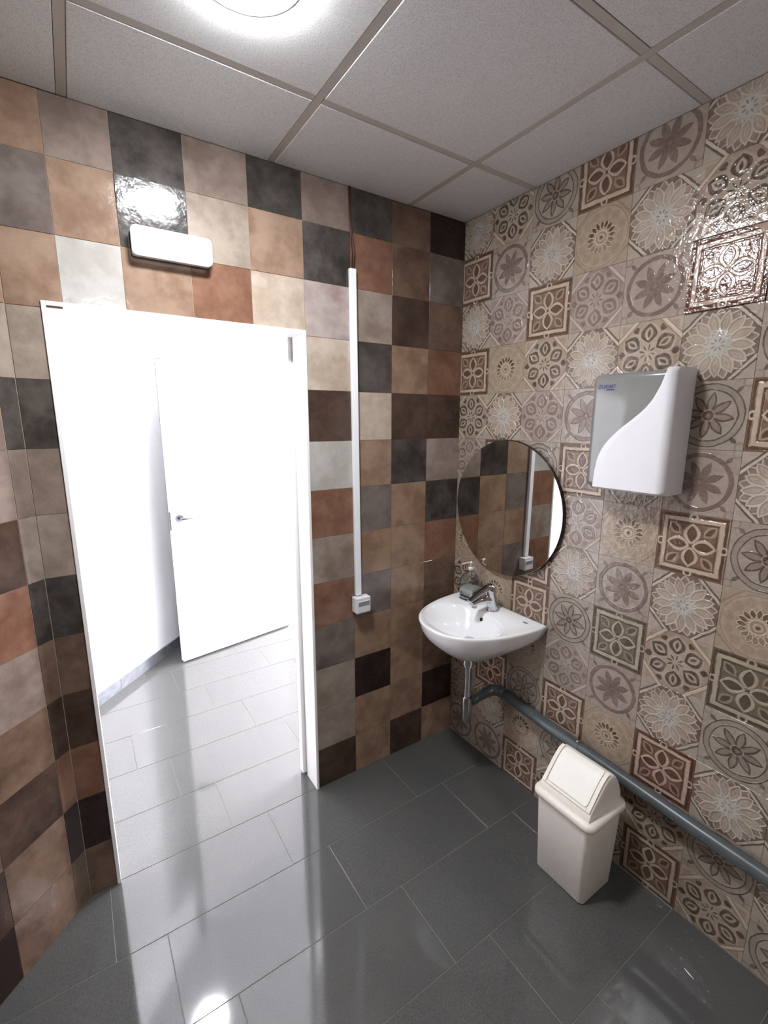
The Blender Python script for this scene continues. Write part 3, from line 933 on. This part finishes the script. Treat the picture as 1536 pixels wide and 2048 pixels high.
# ------------------------------------------------------------------ paper towel dispenser
td = empty('towel_dispenser', (0, -0.9, 1.455), label='white and grey paper towel dispenser on the patterned wall', category='dispenser')
YL, YR, ZB, ZT, XD = -0.772, -1.032, 1.458, 1.828, -0.118
under(td, box('grey_shell', XD, -0.001, YR + 0.003, YL, ZB + 0.002, ZT, 0.018, 5), 'grey_shell', M['grey_plastic'], True)
Sc = [(1.834, -1.0085), (1.825, -1.006), (1.812, -1.002), (1.784, -0.994), (1.743, -0.975), (1.714, -0.953), (1.687, -0.923), (1.652, -0.879), (1.621, -0.849), (1.595, -0.829), (1.558, -0.813), (1.511, -0.806), (1.452, -0.803)]
def s_edge(z):
    for (za, ya), (zb, yb) in zip(Sc, Sc[1:]):
        if zb <= z <= za:
            t = (z - zb) / (za - zb); return yb + (ya - yb) * t
    return Sc[0][1] if z > Sc[0][0] else Sc[-1][1]
rows = []
RC = 0.026
nz_ = 56
XF = XD - 0.0055
for k in range(nz_ + 1):
    t = k / nz_
    z = 1.4535 + (1.8335 - 1.4535) * t
    # rounded top and bottom lips
    lip = 0.0
    if z > 1.8335 - 0.010: lip = 0.010 - math.sqrt(max(0, 0.010 ** 2 - (z - (1.8335 - 0.010)) ** 2))
    if z < 1.4535 + 0.008: lip = 0.008 - math.sqrt(max(0, 0.008 ** 2 - ((1.4535 + 0.008) - z) ** 2))
    y0 = 0.0
    for dz_ in (-0.008, 0, 0.008): y0 += s_edge(min(1.8335, max(1.4535, z + dz_))) / 3
    yr = YR - 0.003
    bul = 0.004 * math.sin(math.pi * t)
    row = [(-0.10, y0 + 0.0, z), (XF + 0.004 + lip - bul * 0.0, y0, z), (XF + 0.001 + lip, y0 - 0.0015, z), (XF + lip, y0 - 0.004, z)]
    ya, yb = y0 - 0.006, yr + RC
    if yb > ya - 0.002: ya = yb + 0.002
    for i in range(1, 9):
        row.append((XF + lip, ya + (yb - ya) * i / 8, z))
    for i in range(1, 9):
        a = math.pi / 2 * i / 8
        row.append((XF + lip + RC * (1 - math.cos(a)), yb - RC * math.sin(a), z))
    row.append((-0.05, yr, z)); row.append((-0.0015, yr, z))
    rows.append(row)
n_ = len(rows[0])
vs_ = [p for r_ in rows for p in r_]
fs = [(k * n_ + i, k * n_ + i + 1, (k + 1) * n_ + i + 1, (k + 1) * n_ + i) for k in range(nz_) for i in range(n_ - 1)]
fs.append(tuple(range(n_))); fs.append(tuple(reversed([nz_ * n_ + i for i in range(n_)])))
me = fix_normals(pyd('white_cover', vs_, fs))
wc = sharp(under(td, me, 'white_cover', M['white_plastic']), 40)

def text_mesh(s, size, mat, shear=0.0, ext=0.0002):
    cu = bpy.data.curves.new('lettering', 'FONT')
    cu.body = s; cu.size = size; cu.extrude = ext; cu.shear = shear
    cu.offset = 0.00025
    tmp = bpy.data.objects.new('lettering', cu); COL.objects.link(tmp)
    bpy.context.view_layer.update()
    dg = bpy.context.evaluated_depsgraph_get()
    me = bpy.data.meshes.new_from_object(tmp.evaluated_get(dg))
    bpy.data.objects.remove(tmp, do_unlink=True)
    me.materials.clear(); me.materials.append(mat)
    return me
def face_x(o, x, y, z):      # lettering on a face that looks towards -x, reading towards -y
    o.rotation_euler = (math.radians(90), 0, math.radians(-90))
    o.location = Vector((x, y, z)) - o.parent.location
me = text_mesh('LUCART', 0.0155, M['logo'], 0.12)
o = link('lettering', me, None, td); face_x(o, XD - 0.0004, -0.8060, 1.7825)
o.scale = (0.80, 1, 1)
me = text_mesh('PROFESSIONAL', 0.0050, M['logo'], 0.0)
o = link('lettering', me, None, td); face_x(o, XD - 0.0004, -0.823, 1.7755); o.scale = (0.78, 1, 1)
# ring emblem before the word
rg = []
for rr in (0.0066, 0.0040):
    rg.append([(XD - 0.0006, -0.7995 + rr * 0.78 * math.cos(2 * math.pi * i / 24) - 0.2 * rr * math.sin(2 * math.pi * i / 24), 1.7875 + rr * math.sin(2 * math.pi * i / 24)) for i in range(24)])
under(td, loft('emblem', rg, True), 'emblem', M['logo'])

# ------------------------------------------------------------------ swing-top bin
bn = empty('waste_bin', (-0.172, -0.897, 0.0), label='cream plastic swing-top waste bin beside the patterned wall', category='bin')
def rrect(cx, cy, hx, hy, z, rc, n=6, bow=0.0):
    out = []
    for q, (a, b) in enumerate(((1, 1), (-1, 1), (-1, -1), (1, -1))):
        for i in range(n + 1):
            t = math.pi / 2 * q + math.pi / 2 * i / n
            out.append((cx + a * (hx - rc) + rc * math.cos(t), cy + b * (hy - rc) + rc * math.sin(t), z))
    return out
bcx, bcy = -0.177, -0.898
body = [rrect(bcx, bcy, 0.084, 0.094, 0.0012, 0.016), rrect(bcx, bcy, 0.089, 0.099, 0.006, 0.018), rrect(bcx, bcy, 0.103, 0.110, 0.325, 0.024), rrect(bcx, bcy, 0.1035, 0.1105, 0.330, 0.024)]
bd = sharp(under(bn, fix_normals(loft('body', body, True, True, True)), 'body', M['bin']), 50)
rim = [rrect(bcx, bcy, 0.1045, 0.1115, 0.318, 0.025), rrect(bcx, bcy, 0.112, 0.119, 0.320, 0.028), rrect(bcx, bcy, 0.1150, 0.122, 0.330, 0.030), rrect(bcx, bcy, 0.1145, 0.1215, 0.340, 0.030), rrect(bcx, bcy, 0.110, 0.117, 0.348, 0.028), rrect(bcx, bcy, 0.100, 0.107, 0.350, 0.026), rrect(bcx, bcy, 0.095, 0.102, 0.3495, 0.026)]
rm = sharp(under(bn, fix_normals(loft('rim', rim, True, True, True)), 'rim', M['bin']), 60)
# hood: cross-section in x-z, swept along y with rounded shoulders
def hood_profile(s=1.0):
    P = [(-0.097, 0.3502), (-0.0955, 0.362), (-0.088, 0.378), (-0.066, 0.405), (-0.040, 0.436), (-0.018, 0.459), (0.000, 0.473), (0.018, 0.479), (0.036, 0.475), (0.052, 0.463), (0.066, 0.442), (0.078, 0.417), (0.086, 0.394), (0.090, 0.366), (0.091, 0.3502)]
    return [(bcx + x * (0.94 + 0.06 * s), 0.3502 + (z - 0.3502) * s) for x, z in P]
ys = [(-0.100, 0.88), (-0.0985, 0.94), (-0.095, 0.975), (-0.089, 0.995), (-0.080, 1.0), (0.080, 1.0), (0.089, 0.995), (0.095, 0.975), (0.0985, 0.94), (0.100, 0.88)]
hr = [[(x, bcy + yy, z) for x, z in hood_profile(s_)] for yy, s_ in ys]
hd_ = sharp(under(bn, fix_normals(loft('hood', hr, True, True, True)), 'hood', M['bin']), 45)
# flap lying in the sloping front, with its frame groove
def prof_pt(t):
    P = hood_profile(1.0)[2:8]
    L_ = [0.0]
    for a, b in zip(P, P[1:]): L_.append(L_[-1] + math.dist(a, b))
    d = t * L_[-1]
    for i in range(len(P) - 1):
        if d <= L_[i + 1] + 1e-9:
            f = (d - L_[i]) / (L_[i + 1] - L_[i])
            p = (P[i][0] + (P[i + 1][0] - P[i][0]) * f, P[i][1] + (P[i + 1][1] - P[i][1]) * f)
            tx, tz = P[i + 1][0] - P[i][0], P[i + 1][1] - P[i][1]
            l = math.hypot(tx, tz)
            return p, (-tz / l, tx / l)
    return P[-1], (0, 1)
def patch(name, t0, t1, hy, off0, off1, nt=16, ny=8, rc=0.10, yc=0.0):
    top = []
    for k in range(nt + 1):
        t = t0 + (t1 - t0) * k / nt
        p, nn = prof_pt(t)
        u = k / nt
        shrink = 1.0
        if u < rc: shrink = 1 - 0.08 * (1 - math.sqrt(max(0, 1 - ((rc - u) / rc) ** 2)))
        if u > 1 - rc: shrink = 1 - 0.08 * (1 - math.sqrt(max(0, 1 - ((u - 1 + rc) / rc) ** 2)))
        top.append((p, nn, shrink))
    vs2 = []
    for off in (off0, off1):
        for (p, nn, sh) in top:
            for j in range(ny + 1):
                yy = (-hy + 2 * hy * j / ny) * sh
                vs2.append((p[0] + nn[0] * off, bcy + yc + yy, p[1] + nn[1] * off))
    m = ny + 1; o2 = (nt + 1) * m
    f2 = []
    for k in range(nt):
        for j in range(ny):
            a = k * m + j
            f2.append((a, a + 1, a + m + 1, a + m)); f2.append((o2 + a, o2 + a + m, o2 + a + m + 1, o2 + a + 1))
    for j in range(ny):
        f2.append((j, o2 + j, o2 + j + 1, j + 1)); a = nt * m + j; f2.append((a, a + 1, o2 + a + 1, o2 + a))
    for k in range(nt):
        a = k * m; f2.append((a, a + m, o2 + a + m, o2 + a)); a = k * m + ny; f2.append((a, o2 + a, o2 + a + m, a + m))
    return fix_normals(pyd(name, vs2, f2))
for yy in (-0.0885, 0.0885):
    sharp(under(bn, patch('flap_side', 0.0, 1.0, 0.0065, 0.0003, 0.0060, ny=2, rc=0.02, yc=yy), 'flap_side', M['bin']), 40)
sharp(under(bn, patch('flap_sill', 0.0, 0.050, 0.0815, 0.0003, 0.0060, nt=3, rc=0.0001), 'flap_sill', M['bin']), 40)
fo = sharp(under(bn, patch('flap', 0.075, 0.985, 0.0785, 0.0004, 0.0048, rc=0.10), 'flap', M['bin_flap']), 40)

# ------------------------------------------------------------------ little things on the floor
me = tube('sliver', [(-0.165, -1.287, 0.0022), (-0.170, -1.302, 0.0030), (-0.1725, -1.318, 0.0022)], [0.0010, 0.0018, 0.0008], 8)  # thin white streak, slightly raised off the floor tile
o = link('floor_sliver', me, M['sliver'], None, True)
o['label'] = 'tiny white scrap lying on the dark floor near the wall'; o['category'] = 'sliver'
